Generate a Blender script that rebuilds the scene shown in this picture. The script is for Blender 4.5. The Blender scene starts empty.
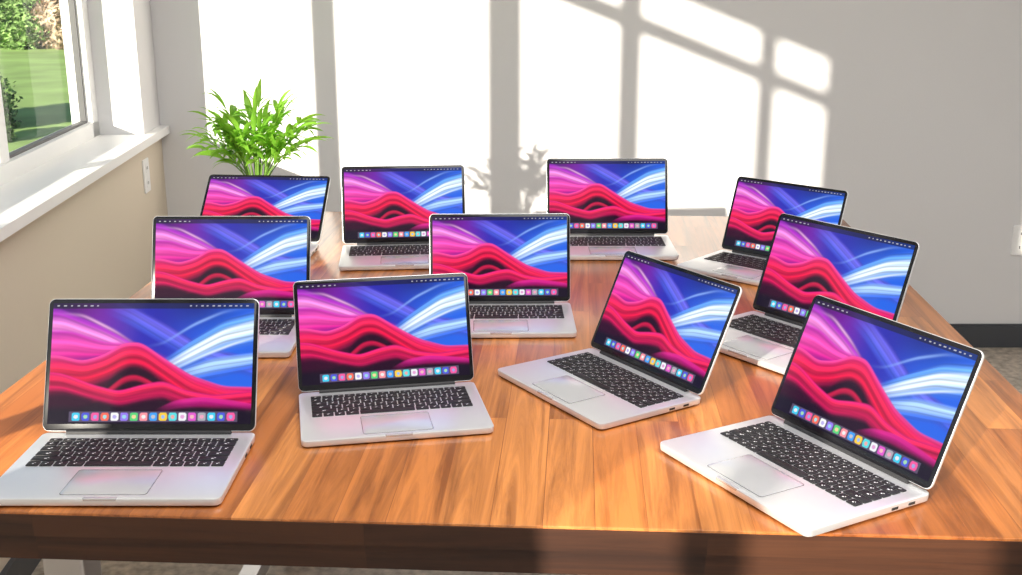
import bpy, math, random
import numpy as np
from mathutils import Vector, Matrix
random.seed(7)
S = bpy.context.scene
COL = S.collection
try:
    S.view_settings.view_transform = 'Standard'
    S.view_settings.look = 'None'
except Exception:
    pass

# ------------------------------------------------------------ materials
def mat(name, col, rough=0.5, metal=0.0, spec=0.5, bump=0.0, bscale=200.0, coat=0.0, var=0.0, vscale=6.0):
    m = bpy.data.materials.new(name); m.use_nodes = True
    nt = m.node_tree; b = nt.nodes['Principled BSDF']
    b.inputs['Base Color'].default_value = (*col, 1)
    b.inputs['Roughness'].default_value = rough
    b.inputs['Metallic'].default_value = metal
    b.inputs['Specular IOR Level'].default_value = spec
    b.inputs['Coat Weight'].default_value = coat
    tc = nt.nodes.new('ShaderNodeTexCoord')
    if bump > 0:
        n = nt.nodes.new('ShaderNodeTexNoise'); n.inputs['Scale'].default_value = bscale
        bp = nt.nodes.new('ShaderNodeBump'); bp.inputs['Strength'].default_value = bump
        bp.inputs['Distance'].default_value = 0.002
        nt.links.new(tc.outputs['Object'], n.inputs['Vector'])
        nt.links.new(n.outputs['Fac'], bp.inputs['Height'])
        nt.links.new(bp.outputs['Normal'], b.inputs['Normal'])
    if var > 0:
        n = nt.nodes.new('ShaderNodeTexNoise'); n.inputs['Scale'].default_value = vscale
        n.inputs['Detail'].default_value = 6
        cr = nt.nodes.new('ShaderNodeValToRGB')
        cr.color_ramp.elements[0].position = 0.3; cr.color_ramp.elements[1].position = 0.7
        cr.color_ramp.elements[0].color = (*[c*(1-var) for c in col], 1)
        cr.color_ramp.elements[1].color = (*[min(1, c*(1+var)) for c in col], 1)
        nt.links.new(tc.outputs['Object'], n.inputs['Vector'])
        nt.links.new(n.outputs['Fac'], cr.inputs['Fac'])
        nt.links.new(cr.outputs['Color'], b.inputs['Base Color'])
    return m

M_wall = mat('wall_paint', (0.78, 0.775, 0.785), 0.9, spec=0.2, bump=0.15, bscale=150, var=0.015, vscale=1.5)
M_wall_shaded = mat('wall_paint_shaded', (0.76, 0.67, 0.55), 0.9, spec=0.2, bump=0.15, bscale=150)  # same wall below the sill, its unlit beige look put into the colour
M_trim = mat('white_trim', (0.93, 0.93, 0.93), 0.4, bump=0.02)
M_ceil = mat('ceiling_paint', (0.82, 0.82, 0.82), 0.95, bump=0.1)
M_base = mat('baseboard_grey', (0.06, 0.065, 0.075), 0.5, bump=0.02)
M_gasket = mat('gasket', (0.10, 0.10, 0.105), 0.5, bump=0.02)
M_floor = mat('floor_stone', (0.42, 0.36, 0.30), 0.5, bump=0.1, bscale=60, var=0.40, vscale=38)
M_alu = mat('aluminium', (0.82, 0.83, 0.85), 0.36, metal=0.65, bump=0.015, bscale=900)
M_alu2 = mat('aluminium_trackpad', (0.70, 0.71, 0.735), 0.26, metal=0.55, bump=0.01, bscale=900)
M_key = mat('key_black', (0.010, 0.010, 0.012), 0.5, bump=0.02)
M_leg = mat('key_legend', (0.75, 0.75, 0.78), 0.6, bump=0.01)
M_bezel = mat('bezel_black', (0.006, 0.006, 0.008), 0.12, spec=0.4, bump=0.001)
M_rub = mat('rubber', (0.02, 0.02, 0.022), 0.6, bump=0.02)
M_steel = mat('brushed_steel', (0.6, 0.6, 0.62), 0.35, metal=1.0, bump=0.03)
M_leaf = mat('leaf', (0.22, 0.48, 0.05), 0.4, var=0.45, vscale=14)
M_stem = mat('stem', (0.14, 0.28, 0.04), 0.6, var=0.2)
M_pot = mat('ceramic', (0.75, 0.74, 0.72), 0.3, bump=0.02)
M_soil = mat('soil', (0.05, 0.03, 0.02), 0.95, bump=0.6, bscale=80, var=0.4, vscale=60)
M_lawn = mat('lawn', (0.38, 0.58, 0.16), 0.9, var=0.2, vscale=1.2, bump=0.4, bscale=30)
M_bush = mat('bush_leaves', (0.22, 0.36, 0.11), 0.8, var=0.8, vscale=9, bump=1.0, bscale=22)
M_bush2 = mat('bush_leaves_autumn', (0.44, 0.33, 0.23), 0.8, var=0.75, vscale=9, bump=1.0, bscale=22)
M_bark = mat('bark', (0.16, 0.11, 0.08), 0.9, var=0.4, vscale=9)
M_path = mat('path', (0.55, 0.52, 0.48), 0.9, var=0.1)

def leaf_translucent(m):
    nt = m.node_tree; b = nt.nodes['Principled BSDF']; out = nt.nodes['Material Output']
    tr = nt.nodes.new('ShaderNodeBsdfTranslucent'); tr.inputs['Color'].default_value = (0.46, 0.82, 0.09, 1)
    mx = nt.nodes.new('ShaderNodeMixShader'); mx.inputs[0].default_value = 0.45
    nt.links.new(b.outputs[0], mx.inputs[1]); nt.links.new(tr.outputs[0], mx.inputs[2])
    nt.links.new(mx.outputs[0], out.inputs['Surface'])
leaf_translucent(M_leaf)

def glass_mat():
    m = bpy.data.materials.new('window_glass'); m.use_nodes = True
    nt = m.node_tree; nt.nodes.clear()
    out = nt.nodes.new('ShaderNodeOutputMaterial')
    t = nt.nodes.new('ShaderNodeBsdfTransparent'); t.inputs[0].default_value = (0.97, 0.985, 0.98, 1)
    g = nt.nodes.new('ShaderNodeBsdfGlossy'); g.inputs['Roughness'].default_value = 0.02
    mx = nt.nodes.new('ShaderNodeMixShader'); mx.inputs[0].default_value = 0.06
    nt.links.new(t.outputs[0], mx.inputs[1]); nt.links.new(g.outputs[0], mx.inputs[2])
    nt.links.new(mx.outputs[0], out.inputs['Surface'])
    return m
M_glass = glass_mat()

def wood_mat(name, cols, rough, planks=True, axis='Y', rowh=0.066):
    m = bpy.data.materials.new(name); m.use_nodes = True
    nt = m.node_tree; L = nt.links; b = nt.nodes['Principled BSDF']
    tc = nt.nodes.new('ShaderNodeTexCoord')
    mp = nt.nodes.new('ShaderNodeMapping')
    if axis == 'Y': mp.inputs['Rotation'].default_value = (0, 0, math.radians(90))
    L.new(tc.outputs['Object'], mp.inputs['Vector'])
    br = nt.nodes.new('ShaderNodeTexBrick')
    br.inputs['Scale'].default_value = 1.0
    br.inputs['Brick Width'].default_value = 0.57 if planks else 0.43
    br.inputs['Row Height'].default_value = rowh
    br.inputs['Mortar Size'].default_value = 0.0006
    br.inputs['Mortar Smooth'].default_value = 0.5
    br.inputs['Color1'].default_value = (0, 0, 0, 1); br.inputs['Color2'].default_value = (1, 1, 1, 1)
    br.inputs['Mortar'].default_value = (0.9, 0.9, 0.9, 1)
    br.offset = 0.37; br.offset_frequency = 2
    L.new(mp.outputs[0], br.inputs['Vector'])
    ramp = nt.nodes.new('ShaderNodeValToRGB'); ramp.color_ramp.interpolation = 'LINEAR'
    e = ramp.color_ramp.elements
    e[0].position = 0; e[0].color = (*cols[0], 1); e[1].position = 1; e[1].color = (*cols[-1], 1)
    for i, c in enumerate(cols[1:-1]):
        q = e.new((i+1)/(len(cols)-1)); q.color = (*c, 1)
    L.new(br.outputs['Color'], ramp.inputs['Fac'])
    mp2 = nt.nodes.new('ShaderNodeMapping')
    mp2.inputs['Scale'].default_value = (34, 1.7, 34) if axis == 'Y' else (1.7, 34, 34)
    add = nt.nodes.new('ShaderNodeVectorMath'); add.operation = 'MULTIPLY_ADD'
    add.inputs[1].default_value = (3, 9, 5)
    L.new(br.outputs['Color'], add.inputs[0]); L.new(tc.outputs['Object'], add.inputs[2])
    L.new(add.outputs[0], mp2.inputs['Vector'])
    n = nt.nodes.new('ShaderNodeTexNoise'); n.inputs['Scale'].default_value = 1.0; n.inputs['Detail'].default_value = 9
    n.inputs['Distortion'].default_value = 0.7; n.inputs['Roughness'].default_value = 0.68
    L.new(mp2.outputs[0], n.inputs['Vector'])
    cr = nt.nodes.new('ShaderNodeValToRGB')
    cr.color_ramp.elements[0].position = 0.36; cr.color_ramp.elements[0].color = (0.34, 0.26, 0.20, 1)
    cr.color_ramp.elements[1].position = 0.60; cr.color_ramp.elements[1].color = (1.08, 1.05, 1.0, 1)
    L.new(n.outputs['Fac'], cr.inputs['Fac'])
    mx = nt.nodes.new('ShaderNodeMix'); mx.data_type = 'RGBA'; mx.blend_type = 'MULTIPLY'; mx.inputs[0].default_value = 0.85
    L.new(ramp.outputs['Color'], mx.inputs[6]); L.new(cr.outputs['Color'], mx.inputs[7])
    L.new(mx.outputs[2], b.inputs['Base Color'])
    b.inputs['Roughness'].default_value = rough
    b.inputs['Coat Weight'].default_value = 0.4 if planks else 0.1; b.inputs['Coat Roughness'].default_value = 0.15
    bp = nt.nodes.new('ShaderNodeBump'); bp.inputs['Strength'].default_value = 0.12; bp.inputs['Distance'].default_value = 0.001
    L.new(n.outputs['Fac'], bp.inputs['Height']); L.new(bp.outputs[0], b.inputs['Normal'])
    return m
M_wood = wood_mat('butcher_block', [(0.72, 0.285, 0.078), (0.35, 0.108, 0.025), (0.56, 0.195, 0.047), (0.25, 0.072, 0.017)], 0.30)
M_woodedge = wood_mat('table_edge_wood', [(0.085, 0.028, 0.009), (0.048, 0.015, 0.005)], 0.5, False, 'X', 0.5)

# ------------------------------------------------------------ mesh builder
class MB:
    def __init__(s): s.v = []; s.f = []; s.m = []; s.mats = []
    def mi(s, m):
        if m not in s.mats: s.mats.append(m)
        return s.mats.index(m)
    def box(s, x0, x1, y0, y1, z0, z1, m, fn=None):
        fn = fn or (lambda p: p)
        b = len(s.v)
        for p in [(x0,y0,z0),(x1,y0,z0),(x1,y1,z0),(x0,y1,z0),(x0,y0,z1),(x1,y0,z1),(x1,y1,z1),(x0,y1,z1)]:
            s.v.append(tuple(fn(p)))
        k = s.mi(m)
        for f in [(3,2,1,0),(4,5,6,7),(0,1,5,4),(1,2,6,5),(2,3,7,6),(3,0,4,7)]:
            s.f.append(tuple(b+i for i in f)); s.m.append(k)
    def quad(s, pts, m):
        b = len(s.v); s.v += [tuple(p) for p in pts]; s.f.append(tuple(range(b, b+len(pts)))); s.m.append(s.mi(m))
    def slab(s, x0, x1, y0, y1, z0, z1, r, bev, m, fn=None, seg=6, taper=0.0):
        fn = fn or (lambda p: p); k = s.mi(m)
        def ring(ins, z):
            out = []; rr = max(r-ins, 1e-4)
            for cx, cy, a0 in [(x1-r, y0+r, -90), (x1-r, y1-r, 0), (x0+r, y1-r, 90), (x0+r, y0+r, 180)]:
                for i in range(seg+1):
                    a = math.radians(a0+90*i/seg)
                    out.append((cx+rr*math.cos(a), cy+rr*math.sin(a), z))
            return out
        levels = [(bev+taper, z0), (bev*0.3+taper, z0+bev*0.3), (0.0+taper*0.5, z0+bev), (0, z1-bev), (bev*0.3, z1-bev*0.3), (bev, z1)]
        bases = []; n = 4*(seg+1)
        for ins, z in levels:
            bases.append(len(s.v)); s.v += [tuple(fn(p)) for p in ring(ins, z)]
        for a, b in zip(bases[:-1], bases[1:]):
            for i in range(n):
                j = (i+1) % n
                s.f.append((a+i, a+j, b+j, b+i)); s.m.append(k)
        s.f.append(tuple(reversed(range(bases[0], bases[0]+n)))); s.m.append(k)
        s.f.append(tuple(range(bases[-1], bases[-1]+n))); s.m.append(k)
    def lathe(s, prof, c, m, n=32):
        k = s.mi(m); b = len(s.v)
        for r, z in prof:
            for i in range(n):
                a = 2*math.pi*i/n
                s.v.append((c[0]+r*math.cos(a), c[1]+r*math.sin(a), c[2]+z))
        for q in range(len(prof)-1):
            for i in range(n):
                j = (i+1) % n
                s.f.append((b+q*n+i, b+q*n+j, b+(q+1)*n+j, b+(q+1)*n+i)); s.m.append(k)
    def tube(s, pts, radii, m, n=6):
        k = s.mi(m); b = len(s.v)
        for i, p in enumerate(pts):
            p = Vector(p)
            d = (Vector(pts[min(i+1, len(pts)-1)])-Vector(pts[max(i-1, 0)])).normalized()
            u = d.orthogonal().normalized() if i == 0 else (u - d*u.dot(d)).normalized()
            w = d.cross(u)
            for q in range(n):
                a = 2*math.pi*q/n
                s.v.append(tuple(p+radii[i]*(u*math.cos(a)+w*math.sin(a))))
        for i in range(len(pts)-1):
            for q in range(n):
                j = (q+1) % n
                s.f.append((b+i*n+q, b+i*n+j, b+(i+1)*n+j, b+(i+1)*n+q)); s.m.append(k)
        s.f.append(tuple(reversed(range(b, b+n)))); s.m.append(k)
        e = b+(len(pts)-1)*n
        s.f.append(tuple(range(e, e+n))); s.m.append(k)
    def mesh(s, name, smooth=None):
        me = bpy.data.meshes.new(name); me.from_pydata(s.v, [], s.f)
        for m in s.mats: me.materials.append(m)
        me.polygons.foreach_set('material_index', s.m)
        if smooth is not None:
            me.polygons.foreach_set('use_smooth', [True]*len(s.f))
            try: me.set_sharp_from_angle(angle=math.radians(smooth))
            except Exception: pass
        me.update(); return me

def obj(name, me, parent=None, loc=(0,0,0), rot=(0,0,0)):
    o = bpy.data.objects.new(name, me); COL.objects.link(o)
    o.location = loc; o.rotation_euler = rot
    if parent: o.parent = parent
    return o
def empty(name, loc=(0,0,0), rot=(0,0,0), scale=1.0):
    o = bpy.data.objects.new(name, None); COL.objects.link(o)
    o.location = loc; o.rotation_euler = rot; o.scale = (scale,)*3
    o.empty_display_size = 0.1
    return o

# ------------------------------------------------------------ room shell
YB = 4.2
ang = math.radians(3.5)
O = Vector((-1.28, YB, 0)); A = Vector((math.sin(ang), -math.cos(ang), 0)); N = Vector((-math.cos(ang), -math.sin(ang), 0))
def lw(p):   # (s along wall from corner, outward, z)
    return O + A*p[0] + N*p[1] + Vector((0, 0, p[2]))

S0, S1, ZS, ZT = 0.24, 3.72, 0.825, 2.17
T0, T1 = 4.50, 5.65          # added window beside the camera, unseen, lets sun onto the table
b = MB()
b.box(-0.04, 5.95, 0, 0.24, -0.02, ZS, M_wall_shaded, lw)
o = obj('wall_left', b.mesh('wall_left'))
b2 = MB()
b2.box(-0.04, S0, 0, 0.24, ZS, 2.7, M_wall, lw)
b2.box(S1, T0, 0, 0.24, ZS, 2.7, M_wall, lw)
b2.box(T1, 5.95, 0, 0.24, ZS, 2.7, M_wall, lw)
b2.box(S0, S1, 0, 0.24, ZT, 2.7, M_wall, lw)
b2.box(T0, T1, 0, 0.24, ZT, 2.7, M_wall, lw)
o2 = obj('upper_wall', b2.mesh('upper_wall'), parent=o)

b = MB(); b.box(-1.51, 3.7, YB, YB+0.12, -0.02, 2.7, M_wall); obj('wall_back', b.mesh('wall_back'))
b = MB(); b.box(3.5, 3.65, -1.6, YB, -0.02, 2.7, M_wall); obj('wall_right', b.mesh('wall_right'))
b = MB(); b.box(-1.2, 3.65, -1.75, -1.6, -0.02, 2.7, M_wall); obj('wall_front', b.mesh('wall_front'))
pw0 = lw((0, 0.1, 0)); pw1 = lw((5.9, 0.1, 0))
b = MB()
b.quad([(pw1.x, pw1.y, 0), (3.55, -1.7, 0), (3.55, YB+0.05, 0), (pw0.x, YB+0.05, 0)], M_floor)
obj('floor', b.mesh('floor'))
b = MB(); b.box(-1.55, 3.7, -1.8, YB+0.12, 2.7, 2.8, M_ceil); obj('ceiling', b.mesh('ceiling'))
b = MB(); b.box(-1.27, 3.5, YB-0.014, YB, 0, 0.085, M_base); b.box(-1.27, 3.5, YB-0.010, YB, 0.085, 0.092, M_base)
obj('baseboard_back', b.mesh('baseboard_back'))
b = MB(); b.box(0.02, 5.7, -0.014, 0, 0, 0.085, M_base, lw); obj('baseboard_left', b.mesh('baseboard_left'))
b = MB()
b.box(0.01, S1+.12, -0.035, 0.0, ZS, ZS+0.028, M_trim, lw)
b.box(S0, S1, 0.0, 0.16, ZS, ZS+0.028, M_trim, lw)
obj('trim_1', b.mesh('window_sill'))
b = MB()
b.box(T0-.12, T1+.12, -0.035, 0.0, ZS, ZS+0.028, M_trim, lw)
b.box(T0, T1, 0.0, 0.16, ZS, ZS+0.028, M_trim, lw)
obj('added_trim', b.mesh('added_window_sill'))

def window(name, s0, s1, mull, w0, w1):
    w = empty(name)
    b = MB(); o0, o1 = 0.15, 0.21; zb = ZS+0.028
    b.box(s0, s0+w0, o0, o1, zb, ZT, M_trim, lw); b.box(s1-w1, s1, o0, o1, zb, ZT, M_trim, lw)
    b.box(s0, s1, o0, o1, zb, zb+0.05, M_trim, lw); b.box(s0, s1, o0, o1, ZT-0.045, ZT, M_trim, lw)
    for c, wd in mull: b.box(c-wd/2, c+wd/2, o0+0.01, o1-0.01, zb+0.05, ZT-0.045, M_trim, lw)
    b.box(s0+w0, s1-w1, o0+0.012, o1-0.012, 1.95, 2.0, M_trim, lw)
    obj('frame', b.mesh('window_frame'), parent=w)
    b = MB()
    edges = [s0+w0] + [x for c, wd in mull for x in (c-wd/2, c+wd/2)] + [s1-w1]
    for i in range(0, len(edges), 2):
        a0, a1 = edges[i], edges[i+1]; z0, z1 = zb+0.05, 1.95
        g = 0.008
        for (x0,x1,zz0,zz1) in [(a0,a0+g,z0,z1),(a1-g,a1,z0,z1),(a0,a1,z0,z0+g),(a0,a1,z1-g,z1)]:
            b.box(x0, x1, o0+0.020, o1-0.020, zz0, zz1, M_gasket, lw)
    obj('gasket', b.mesh('window_gasket'), parent=w)
    b = MB()
    b.quad([lw((s0+0.03, 0.180, zb+0.03)), lw((s1-0.03, 0.180, zb+0.03)), lw((s1-0.03, 0.180, ZT-0.03)), lw((s0+0.03, 0.180, ZT-0.03))], M_glass)
    obj('glass', b.mesh('window_glass'), parent=w)
window('window_1', S0, S1, [(1.095, 0.065), (2.000, 0.12), (2.630, 0.065), (3.325, 0.05)], .065, .06)
window('added_window', T0, T1, [(5.05, 0.07)], .06, .06)

# outlets
def outlet(name, fn):
    b = MB()
    b.slab(-0.036, 0.036, -0.058, 0.058, 0, 0.006, 0.006, 0.002, M_trim, fn, seg=4)
    for zc in (-0.026, 0.026):
        b.slab(-0.016, 0.016, zc-0.015, zc+0.015, 0.005, 0.0075, 0.008, 0.0008, M_trim, fn, seg=4)
        for xx in (-0.006, 0.006): b.box(xx-0.0015, xx+0.0015, zc-0.004, zc+0.006, 0.0074, 0.008, M_gasket, fn)
    obj(name, b.mesh(name))
outlet('wall_outlet', lambda p: Vector((1.915+p[0], YB-p[2], 0.42+p[1])))
outlet('wall_outlet.001', lambda p: lw((0.27-p[0], -p[2], 0.715+p[1])))

# ------------------------------------------------------------ exterior
b = MB(); b.quad([(-60, -20, -0.12), (-1.0, -20, -0.12), (-1.0, 60, -0.12), (-60, 60, -0.12)], M_lawn); obj('lawn', b.mesh('lawn'))
b = MB(); b.quad([(-40, 27.5, -0.10), (-3, 24.0, -0.10), (-3, 25.3, -0.10), (-40, 29, -0.10)], M_path); obj('garden_path', b.mesh('garden_path'))
from mathutils import noise as mnoise
import bmesh
def leafmass(mb, c, r, m, seed, n=2600, sz=.055, sq=0.85):
    """shrub: noisy core plus many small leaf blades over its surface"""
    bm = bmesh.new(); bmesh.ops.create_icosphere(bm, subdivisions=3, radius=1)
    k = mb.mi(m); b0 = len(mb.v)
    def rad(d): return 1+0.28*mnoise.noise(d*2.3+Vector((seed, 0, 0)))+0.24*mnoise.noise(d*6+Vector((0, seed, 0)))
    for v in bm.verts:
        d = v.co.normalized(); p = d*r*rad(d)*.9
        mb.v.append((c[0]+p.x, c[1]+p.y, max(-0.12, c[2]+p.z*sq)))
    for f in bm.faces: mb.f.append(tuple(b0+v.index for v in f.verts)); mb.m.append(k)
    bm.free()
    rn = random.Random(int(seed*100))
    s_ = sz*max(1, r)
    for i in range(n):
        d = Vector((rn.gauss(0, 1), rn.gauss(0, 1), rn.gauss(0, 1))).normalized()
        p = d*r*rad(d)*rn.uniform(.88, 1.08)
        p = Vector((c[0]+p.x, c[1]+p.y, max(-.1, c[2]+p.z*sq)))
        a = Vector((rn.gauss(0, 1), rn.gauss(0, 1), rn.gauss(0, 1))).normalized()
        q = a.orthogonal().normalized()
        mb.quad([p-a*s_, p+q*s_*.5, p+a*s_, p-q*s_*.5], m)
def bush(name, items, n=2200, sz=.055):
    mb = MB()
    for i, (c, r, m) in enumerate(items): leafmass(mb, c, r, m, i*3.7+abs(c[0]), n, sz)
    obj(name, mb.mesh(name))
bush('garden_bush', [((-9.0, 21.6, .2), .6, M_bush), ((-8.1, 21.8, .3), .7, M_bush2), ((-9.9, 21.9, .3), .8, M_bush), ((-7.3, 22, .3), .7, M_bush)])
bush('garden_bush.001', [((-5.15, 11.0, .0), .36, M_bush), ((-5.5, 11.5, .1), .48, M_bush), ((-4.75, 10.2, -.05), .26, M_bush)], 1500, .03)
bush('garden_hedge', [((-19+1.5*i, 33-0.4*i, 1.0), 1.7, M_bush if i % 3 else M_bush2) for i in range(11)], 1800, .06)
b = MB()
b.tube([(-10.6, 25.5, -.12), (-10.55, 25.5, 1.2), (-10.7, 25.4, 2.4), (-10.6, 25.4, 3.6)], [.22, .17, .14, .10], M_bark, 10)
b.tube([(-10.65, 25.4, 2.0), (-10.0, 25.2, 3.0), (-9.5, 25.1, 3.8)], [.1, .07, .04], M_bark, 8)
for i, (dx, dz, r) in enumerate([(0, 4.4, 1.5), (1.2, 4.0, 1.1), (-1.2, 4.0, 1.2), (.3, 5.4, 1.0)]):
    leafmass(b, (-10.6+dx, 25.4, dz), r, M_bush, 10+i, 1500)
obj('garden_tree', b.mesh('garden_tree'))

# ------------------------------------------------------------ table
TZ = 0.75
TR = math.radians(-3.3)
tab = empty('dining_table', (0.0262, 2.224, 0), (0, 0, TR))
U, W_ = 0.8325, 0.920
b = MB(); b.slab(-U, U, -W_, W_, TZ-0.034, TZ, 0.005, 0.0025, M_wood, seg=3)
obj('table_top', b.mesh('table_top', 30), parent=tab)
b = MB()
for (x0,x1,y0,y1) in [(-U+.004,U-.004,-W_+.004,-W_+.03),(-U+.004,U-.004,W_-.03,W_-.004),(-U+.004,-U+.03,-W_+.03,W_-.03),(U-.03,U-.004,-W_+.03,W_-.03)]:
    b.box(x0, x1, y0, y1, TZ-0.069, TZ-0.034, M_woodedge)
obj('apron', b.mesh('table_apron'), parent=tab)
b = MB()
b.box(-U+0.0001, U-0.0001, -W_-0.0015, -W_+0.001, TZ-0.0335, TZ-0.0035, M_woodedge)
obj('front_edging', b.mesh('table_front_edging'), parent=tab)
b = MB()
for sx in (-1, 1):
    for sy in (-1, 1):
        x, y = sx*(U-0.22), sy*(W_-0.14)
        b.slab(x-.03, x+.03, y-.03, y+.03, 0, TZ-.04, 0.006, 0.002, M_steel, seg=3)
for sy in (-1, 1):
    b.box(-(U-.25), U-.25, sy*(W_-.14)-.02, sy*(W_-.14)+.02, TZ-.09, TZ-.045, M_steel)
for sx in (-1, 1):
    b.box(sx*(U-.22)-.02, sx*(U-.22)+.02, -(W_-.17), W_-.17, 0.08, 0.12, M_steel)
obj('legs', b.mesh('table_legs'), parent=tab)

# ------------------------------------------------------------ laptop meshes
LW, LD, LH = 0.306, 0.207, 0.193
BT = 0.0135
mb = MB()
mb.slab(-LW/2, LW/2, -LD, 0.007, 0.002, BT, 0.011, 0.0018, M_alu, seg=8, taper=0.002)
for x in (-.12, .12):
    for y in (-.18, -.02): mb.lathe([(0, 0), (.006, 0), (.0065, .001), (.0065, .0025)], (x, y, 0), M_rub, 12)
mb.slab(-.056, .056, -.196, -.120, BT-.0005, BT+.0002, .005, .0001, M_rub, seg=5)
mb.slab(-.0553, .0553, -.1953, -.1207, BT-.0005, BT+.0004, .005, .0001, M_alu2, seg=5)
mb.slab(-.022, .022, -LD-.0002, -LD+.0045, BT-.003, BT+.00025, .002, .0001, M_alu2, seg=3)
for y in (-.03, -.046): mb.slab(-LW/2-.0004, -LW/2+.004, y-.005, y+.005, .006, .0095, .0015, .0002, M_rub, seg=3)
for y in (-.03, -.060): mb.slab(LW/2-.004, LW/2+.0004, y-.006, y+.006, .006, .0095, .0015, .0002, M_rub, seg=3)
me_base = mb.mesh('laptop_base', 35)
kb = MB()
rows = [[14.5/14]*14, [1]*13+[1.5], [1.5]+[1]*13, [1.8]+[1]*11+[1.7], [2.3]+[1]*10+[2.2], [1,1,1,1.25,5,1.25,1,1,1,1]]
hts = [0.011]+[0.0166]*5
kx0, kx1 = -.134, .134; un = (kx1-kx0)/14.5
y = -.017
for r, (row, hh) in enumerate(zip(rows, hts)):
    x = kx0
    for i, wd in enumerate(row):
        g = .0010
        a0, a1, c0, c1 = x+g, x+wd*un-g, y-hh+g, y-g
        kb.slab(a0, a1, c0, c1, BT-.0003, BT+.0013, .0016, .0004, M_key, seg=2)
        zt = BT+.00135; cx, cy = (a0+a1)/2, (c0+c1)/2
        lx = .0019 if wd < 1.3 else .0030
        if wd < 4:
            sy_ = .0020 if r else .0013
            cxx = cx + random.uniform(-.001, .001)
            kb.quad([(cxx-lx, cy-sy_, zt), (cxx+lx*.1, cy-sy_, zt), (cxx+lx*.1, cy+sy_*.1, zt), (cxx-lx, cy+sy_*.1, zt)], M_leg)
            kb.quad([(cxx+lx*.2, cy+sy_*.3, zt), (cxx+lx, cy+sy_*.3, zt), (cxx+lx, cy+sy_, zt), (cxx+lx*.2, cy+sy_, zt)], M_leg)
        x += wd*un
    y -= hh
me_keys = kb.mesh('laptop_keys', 35)
lid = MB()
fl = lambda p: (p[0], -p[2], p[1])
lid.slab(-LW/2, LW/2, 0.001, LH, -0.0025, 0.0022, .010, .0012, M_alu, fl, seg=8)
lid.slab(-LW/2+.0008, LW/2-.0008, 0.0018, LH-.0008, 0.0014, 0.0028, .0095, .0003, M_bezel, fl, seg=8)
lid.slab(-.020, .020, .093, .125, -.0030, -.0020, .012, .0002, M_alu2, fl, seg=6)
lid.lathe([(0, 0), (.0012, 0)], (0, -.0029, LH-.006), M_rub, 8)
me_lid = lid.mesh('laptop_lid', 35)
hg = MB()
hg.tube([(-.118, 0, 0), (.118, 0, 0)], [.0045, .0045], M_rub, 14)
me_hinge = hg.mesh('laptop_hinge', 35)

# ---- screen picture as vertex colours on the flat display
NX, NY = 340, 212
sx0, sx1, sz0, sz1 = -LW/2+.0070, LW/2-.0070, .0115, LH-.0070
u = np.linspace(0, 1, NX); v = np.linspace(0, 1, NY)
UU, VV = np.meshgrid(u, v)
def sm(x, a, b_):
    t = np.clip((x-a)/(b_-a), 0, 1); return t*t*(3-2*t)
def mixc(c, col, w): return c*(1-w[..., None])+np.array(col)*w[..., None]
def g(x, c, s_): return np.exp(-((x-c)/s_)**2)
def curve(pts, smooth=.035):
    xs = np.linspace(-.2, 1.2, 561)
    ys = np.interp(xs, [p[0] for p in pts], [p[1] for p in pts])
    kx = np.arange(-60, 61)*(1.4/560); kk = np.exp(-(kx/smooth)**2); kk /= kk.sum()
    ys = np.convolve(np.pad(ys, 60, mode='edge'), kk, mode='valid')
    return lambda x: np.interp(x, xs, ys)
C = np.zeros((NY, NX, 3)); C[:] = (0.025, 0.025, 0.42)
C = mixc(C, (0.22, 0.012, 0.36), sm(UU, .48, .12))
C = mixc(C, (0.02, 0.12, 0.72), sm(UU, .5, .85))
C = mixc(C, (0.02, 0.004, 0.07), sm(VV, .74, 1.0)*sm(UU, .34, .0)*.9)
C = mixc(C, (0.012, 0.015, 0.18), sm(VV, .70, 1.0)*g(UU, .72, .19)*.85)
def rib(top, bot, cols, soft=.25, kk=1.0, mask=None, lines=0.10, lf=14, wv=0.0, topsoft=.06):
    global C
    Ux = UU+wv*(VV-.4)
    T = curve(top)(Ux); B = curve(bot)(Ux)
    t = (VV-B)/np.maximum(T-B, 1e-3)
    a = sm(t, 0, soft)*sm(t, 1, 1-topsoft/np.maximum((T-B)*10, .4))*kk
    if mask is not None: a = a*mask
    tt = np.clip(t, 0, 1)*(len(cols)-1)
    col = np.zeros_like(C)
    for ch in range(3):
        col[..., ch] = np.interp(tt, np.arange(len(cols)), [c[ch] for c in cols])
    ph = lf*tt/(len(cols)-1)+6*Ux
    ln = 1+lines*np.sin(ph)+lines*.5*np.sin(2.3*ph+9*Ux)
    col = col*ln[..., None]
    C = C*(1-a[..., None])+col*a[..., None]
# background silk
rib([(-.1,1.0),(.12,.98),(.32,.84),(.48,.66),(.7,.50)], [(-.1,.62),(.12,.66),(.30,.58),(.5,.48),(.7,.40)],
    [(.10,.008,.25),(.55,.03,.45),(.95,.28,.72),(.42,.03,.50),(.07,.01,.26)], mask=sm(UU,.66,.34), wv=.15, soft=.4, topsoft=.3, lines=.22, lf=24)
rib([(-.1,.78),(.10,.78),(.26,.69),(.42,.68),(.6,.5)], [(-.1,.40),(.12,.46),(.28,.52),(.42,.55),(.6,.42)],
    [(.22,.005,.12),(.62,.015,.26),(.92,.08,.45),(.45,.02,.42)], mask=sm(UU,.56,.34), soft=.4, topsoft=.3, lines=.2, lf=20)
rib([(.2,1.1),(.38,1.0),(.55,.86),(.75,.66),(1.1,.52)], [(.2,.9),(.38,.78),(.55,.62),(.75,.46),(1.1,.32)],
    [(.02,.02,.35),(.07,.12,.72),(.18,.16,.86),(.04,.03,.42)], mask=sm(UU,.24,.48), kk=.8, soft=.4, topsoft=.4, lines=.2, lf=22)
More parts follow.
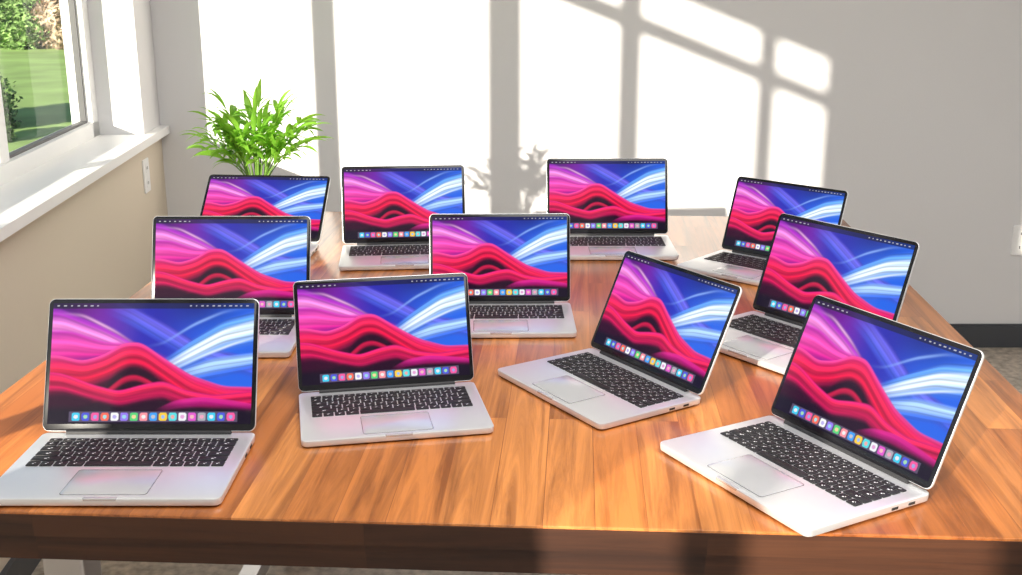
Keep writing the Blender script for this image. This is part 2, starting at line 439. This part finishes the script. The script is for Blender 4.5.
rib([(.4,.52),(.55,.54),(.7,.72),(.85,.88),(1.1,1.0)], [(.4,.34),(.55,.34),(.7,.44),(.85,.56),(1.1,.66)],
    [(.02,.08,.60),(.16,.38,.88),(.80,.92,1.),(.14,.40,.95),(.02,.07,.60)], mask=sm(UU,.48,.72), lines=.30, lf=34, soft=.4, topsoft=.5)
rib([(.4,.42),(.6,.44),(.8,.56),(1.1,.62)], [(.4,.28),(.6,.28),(.8,.34),(1.1,.46)],
    [(.02,.03,.38),(.06,.18,.78),(.45,.68,1.),(.06,.20,.80)], mask=sm(UU,.54,.78), lines=.26, lf=30, soft=.4, topsoft=.4)
def streak(pts, wd, colr, mask, k=.9):
    global C
    d = (VV-curve(pts)(UU))/wd
    C = mixc(C, colr, np.exp(-d*d)*mask*k)
streak([(.4,.44),(.55,.46),(.7,.62),(.85,.76),(1.1,.90)], .014, (.95,.98,1.), g(UU,.80,.18))
streak([(.4,.40),(.58,.42),(.75,.56),(.9,.66),(1.1,.76)], .010, (.85,.93,1.), g(UU,.84,.18), .8)
streak([(.4,.62),(.55,.66),(.7,.82),(.85,.93),(1.1,1.0)], .012, (.30,.50,1.), g(UU,.72,.14), .7)
streak([(0,.92),(.15,.90),(.32,.76),(.45,.62)], .012, (1.,.55,.85), g(UU,.24,.12), .7)
# main red silk swell
main_t = [(-.1,.56),(.05,.57),(.17,.52),(.28,.57),(.38,.67),(.47,.68),(.57,.55),(.70,.40),(.85,.31),(1.1,.30)]
low = curve(main_t)(UU+.10*(VV-.4))
C = mixc(C, (.03, .0, .018), sm(low-VV, -.005, .02))
rib(main_t, [(-.1,.16),(.06,.20),(.18,.24),(.30,.32),(.40,.40),(.47,.38),(.57,.26),(.68,.12),(.85,.08),(1.1,.10)],
    [(.03,.0,.02),(.10,.0,.03),(.30,.002,.05),(.78,.006,.06),(.45,.004,.05),(.95,.02,.10),(.62,.01,.12),(.92,.07,.36)], soft=.4, wv=.10, lines=.16, lf=26)
# dark hollow under the crest
hol = curve([(-.1,.10),(.10,.12),(.22,.20),(.32,.42),(.42,.50),(.50,.44),(.58,.28),(.70,.16),(1.1,.10)])(UU+.12*(VV-.4))
C = mixc(C, (.015, .0, .014), sm(hol-VV, -.025, .035)*.93)
# a thin lit fold inside the hollow, curling down to the right
rib([(.18,.20),(.28,.30),(.36,.40),(.43,.42),(.50,.36),(.58,.24),(.7,.16)], [(.18,.14),(.28,.22),(.36,.32),(.43,.345),(.50,.27),(.58,.15),(.7,.08)],
    [(.02,.0,.01),(.30,.002,.04),(.72,.008,.07),(.30,.002,.05)], mask=sm(UU,.20,.30)*sm(UU,.66,.56), soft=.5, wv=.12, topsoft=.2, kk=.85)
# near folds crossing below
rib([(-.1,.44),(.06,.42),(.20,.33),(.33,.27),(.46,.33),(.56,.36),(.66,.28),(.80,.24),(1.1,.30)], [(-.1,.20),(.06,.22),(.20,.16),(.33,.11),(.46,.16),(.56,.18),(.66,.12),(.80,.10),(1.1,.14)],
    [(.02,.0,.015),(.18,.001,.05),(.62,.005,.09),(.34,.003,.05),(.97,.02,.11),(.62,.01,.20)], soft=.45, wv=.08, lines=.16, lf=20, topsoft=.08)
rib([(.5,.10),(.62,.20),(.76,.23),(.90,.20),(1.1,.14)], [(.5,.04),(.62,.10),(.76,.12),(.90,.10),(1.1,.04)],
    [(.02,.0,.02),(.40,.003,.16),(.80,.02,.30)], mask=sm(UU,.52,.70), soft=.5, topsoft=.12)
C = mixc(C, (.006, .002, .014), sm(.135+.02*np.sin(7*UU+1)-VV, -.02, .06)*.92)
kx = np.exp(-(np.arange(-3, 4)/1.0)**2); kx /= kx.sum()
for ch in range(3):
    P = np.pad(C[..., ch], 3, mode='edge')
    P = np.apply_along_axis(lambda r_: np.convolve(r_, kx, 'valid'), 1, P)
    C[..., ch] = np.apply_along_axis(lambda r_: np.convolve(r_, kx, 'valid'), 0, P)
C = np.clip(C*1.08, 0, 1)
C = mixc(C, (.012, .012, .03), (VV > .957)*.75)
rs = np.random.RandomState(3)
for x0 in list(np.arange(.02, .24, .033))+list(np.arange(.68, .97, .028)):
    wd = .008+.008*rs.rand()
    mk = ((UU > x0) & (UU < x0+wd) & (VV > .974) & (VV < .984))*.6
    C = mixc(C, (.8, .8, .85), mk.astype(float))
pals = [(.05,.35,.9),(.85,.85,.9),(.05,.6,.85),(.9,.15,.1),(.1,.65,.2),(.95,.6,.05),(.75,.1,.6),(.08,.1,.7),(.9,.9,.9),(.95,.3,.35),(.1,.7,.75),(.4,.4,.45),(.9,.1,.35),(.3,.2,.85)]
mk = ((UU > .105) & (UU < .935) & (VV > .018) & (VV < .100)).astype(float)
C = mixc(C, (.16, .12, .22), mk*.6)
n_ic = 17; st_ = .81/n_ic
for i in range(n_ic):
    cx = .115+st_*(i+.5); cy = .059; hw = st_*.41; hv = hw*(sx1-sx0)/(sz1-sz0)
    d = ((np.abs(UU-cx)/hw)**5+(np.abs(VV-cy)/hv)**5) < 1
    C[d] = np.array(pals[(i*5+2) % len(pals)])
    d2 = ((((UU-cx)/hw)**2+((VV-cy)/hv)**2) < .26)
    C[d2] = np.array(pals[(i*3+1) % len(pals)])*.6+.3
verts = [(sx0+(sx1-sx0)*a, 0.0, sz0+(sz1-sz0)*c) for c in v for a in u]
faces = [(j*NX+i, j*NX+i+1, (j+1)*NX+i+1, (j+1)*NX+i) for j in range(NY-1) for i in range(NX-1)]
me_scr = bpy.data.meshes.new('laptop_display'); me_scr.from_pydata(verts, [], faces)
ca = me_scr.color_attributes.new('Picture', 'FLOAT_COLOR', 'POINT')
arr = np.ones((NY*NX, 4), dtype=np.float32); arr[:, :3] = C.reshape(-1, 3)
ca.data.foreach_set('color', arr.ravel())
def screen_mat(name, k):
    m = bpy.data.materials.new(name); m.use_nodes = True
    nt = m.node_tree; p = nt.nodes['Principled BSDF']
    at = nt.nodes.new('ShaderNodeAttribute'); at.attribute_name = 'Picture'
    p.inputs['Base Color'].default_value = (.004, .004, .005, 1)
    p.inputs['Roughness'].default_value = .12
    p.inputs['Specular IOR Level'].default_value = .2
    nt.links.new(at.outputs['Color'], p.inputs['Emission Color'])
    p.inputs['Emission Strength'].default_value = k
    return m
me_scr.materials.append(screen_mat('display_glow', 1.08))

# (hinge centre x, y, yaw deg, lean deg, scale)
LAPS = [
 (-0.530, 1.560,   0, 24, 1.02),
 (-0.200, 1.750,  11, 21, 0.93),
 ( 0.468, 1.498, -61, 23, 1.01),
 ( 0.220, 1.828, -57, 25, 0.96),
 (-0.546, 2.135,   0, 20, 1.01),
 (-0.022, 2.230,   1, 16, 0.93),
 ( 0.570, 2.050, -53, 20, 1.03),
 (-0.625, 2.745,  -5, 46, 1.03),
 (-0.260, 2.735,   5, 15, 0.98),
 ( 0.243, 2.825,   0, 18, 1.00),
 ( 0.609, 2.585, -42, 20, 0.93),
]
for i, (x, y, yaw, lean, sc) in enumerate(LAPS):
    nm = 'laptop' if i == 0 else 'laptop.%03d' % i
    e = empty(nm, (x, y, TZ), (0, 0, math.radians(yaw)), sc)
    obj('base', me_base, e); obj('keyboard', me_keys, e)
    obj('hinge', me_hinge, e, (0, 0.002, BT+.001))
    r = (-math.radians(lean), 0, 0)
    obj('lid', me_lid, e, (0, 0.002, BT+.002), r)
    off = Matrix.Rotation(-math.radians(lean), 3, 'X') @ Vector((0, -.0031, 0))
    obj('display', me_scr, e, (0, 0.002+off.y, BT+.002+off.z), r)

# ------------------------------------------------------------ plant
pc = Vector((-0.690, 3.085, TZ))
pl = empty('potted_plant', pc)
b = MB()
b.lathe([(0, 0), (.036, 0), (.040, .004), (.050, .075), (.052, .083), (.052, .088), (.047, .088), (.045, .075), (0, .073)], (0, 0, 0), M_pot, 36)
obj('pot', b.mesh('pot', 40), pl)
b = MB(); b.lathe([(0, .080), (.03, .081), (.0455, .077), (.0455, .072)], (0, 0, 0), M_soil, 24)
obj('soil', b.mesh('soil', 60), pl)
b = MB(); rnd = random.Random(21)
def leaf(p, d, length, wid, droop):
    d = d.normalized(); up = Vector((0, 0, 1))
    side = d.cross(up)
    if side.length < .05: side = Vector((1, 0, 0))
    side.normalize()
    side = (side + Vector((0, 0, rnd.uniform(-.6, .6)))).normalized()
    pts = []; q = Vector(p); n = 7
    prof = [.12, .6, .95, 1.0, .8, .45, .02]
    for i in range(n):
        if q.y < -.11: q.y = -.11
        pts.append((q.copy(), prof[i]*wid))
        dd = (d + Vector((0, 0, -droop*(i/(n-1))**1.3))).normalized()
        q = q + dd*length/(n-1)
    k = b.mi(M_leaf); b0 = len(b.v)
    nrm = side.cross(d).normalized()
    for q, w_ in pts:
        b.v += [tuple(q-side*w_/2+nrm*w_*.15), tuple(q), tuple(q+side*w_/2+nrm*w_*.15)]
    for i in range(n-1):
        a = b0+3*i
        b.f += [(a, a+1, a+4, a+3), (a+1, a+2, a+5, a+4)]; b.m += [k, k]
NS = 30
for s_ in range(NS):
    az = 2*math.pi*s_*0.618+rnd.uniform(-.2, .2)
    out = rnd.uniform(.02, .155); h = rnd.uniform(.14, .26)*(1.0-out*1.6)
    p0 = Vector((math.cos(az)*.02, math.sin(az)*.02, .075))
    hd = Vector((math.cos(az), math.sin(az)*.5+.12, 0))
    pts = []
    for i in range(9):
        t = i/8
        pts.append(p0+hd*out*(t**1.6)+Vector((0, 0, h*(1.25*t-.25*t*t*(1+out*3)))))
    b.tube(pts, [.0024*(1-.6*i/8) for i in range(9)], M_stem, 5)
    for i in range(4, 9):
        tdir = (pts[i]-pts[i-1]).normalized()
        for sd in (-1, 1):
            if rnd.random() < .12: continue
            lat = tdir.cross(Vector((0, 0, 1)))
            if lat.length < .1: lat = Vector((math.sin(az), -math.cos(az), 0))
            lat.normalize()
            d = tdir*rnd.uniform(.4, 1.0)+lat*sd*rnd.uniform(.6, 1.3)+Vector((0, 0, rnd.uniform(-.1, .4)))
            d.y *= .7
            leaf(pts[i], d, rnd.uniform(.06, .10), rnd.uniform(.013, .019), rnd.uniform(.5, 1.7))
    leaf(pts[-1], (pts[-1]-pts[-2]), .085, .016, .9)
obj('foliage', b.mesh('foliage', 60), pl)

# ------------------------------------------------------------ lights
def lamp(name, kind, loc, energy, col=(1, 1, 1), size=1, rot=(0, 0, 0), sy=None):
    l = bpy.data.lights.new(name, kind); l.energy = energy; l.color = col
    if kind == 'AREA':
        l.shape = 'RECTANGLE'; l.size = size; l.size_y = sy or size
    o = bpy.data.objects.new(name, l); COL.objects.link(o); o.location = loc; o.rotation_euler = rot
    return o
sun = lamp('sun', 'SUN', (-8, -8, 6), 11.0, (1.0, 0.91, 0.78))
sun.data.angle = math.radians(0.7)
sd = Vector((.655, 1.0, -.284))
sun.rotation_euler = sd.to_track_quat('-Z', 'Y').to_euler()
lamp('added_fill_light', 'AREA', (0.6, 0.9, 2.66), 74, (1.0, 0.985, 0.97), 2.2, (0, 0, 0), 1.8)  # added soft fill under the ceiling, stands for no known lamp
w = bpy.data.worlds.new('World'); S.world = w; w.use_nodes = True
nt = w.node_tree; bg = nt.nodes['Background']
sky = nt.nodes.new('ShaderNodeTexSky'); sky.sky_type = 'HOSEK_WILKIE'
sky.sun_direction = (-.6, -.75, .4); sky.turbidity = 3; sky.ground_albedo = .3
nt.links.new(sky.outputs[0], bg.inputs[0]); bg.inputs[1].default_value = 4.0

# ------------------------------------------------------------ camera
cam = bpy.data.cameras.new('camera'); co = bpy.data.objects.new('camera', cam); COL.objects.link(co)
cam.sensor_width = 36; cam.lens = 1150/1022*36; cam.clip_start = .05; cam.clip_end = 200
co.location = (0, 0, 1.43); co.rotation_euler = (math.radians(90-15.87), 0, 0)
S.camera = co
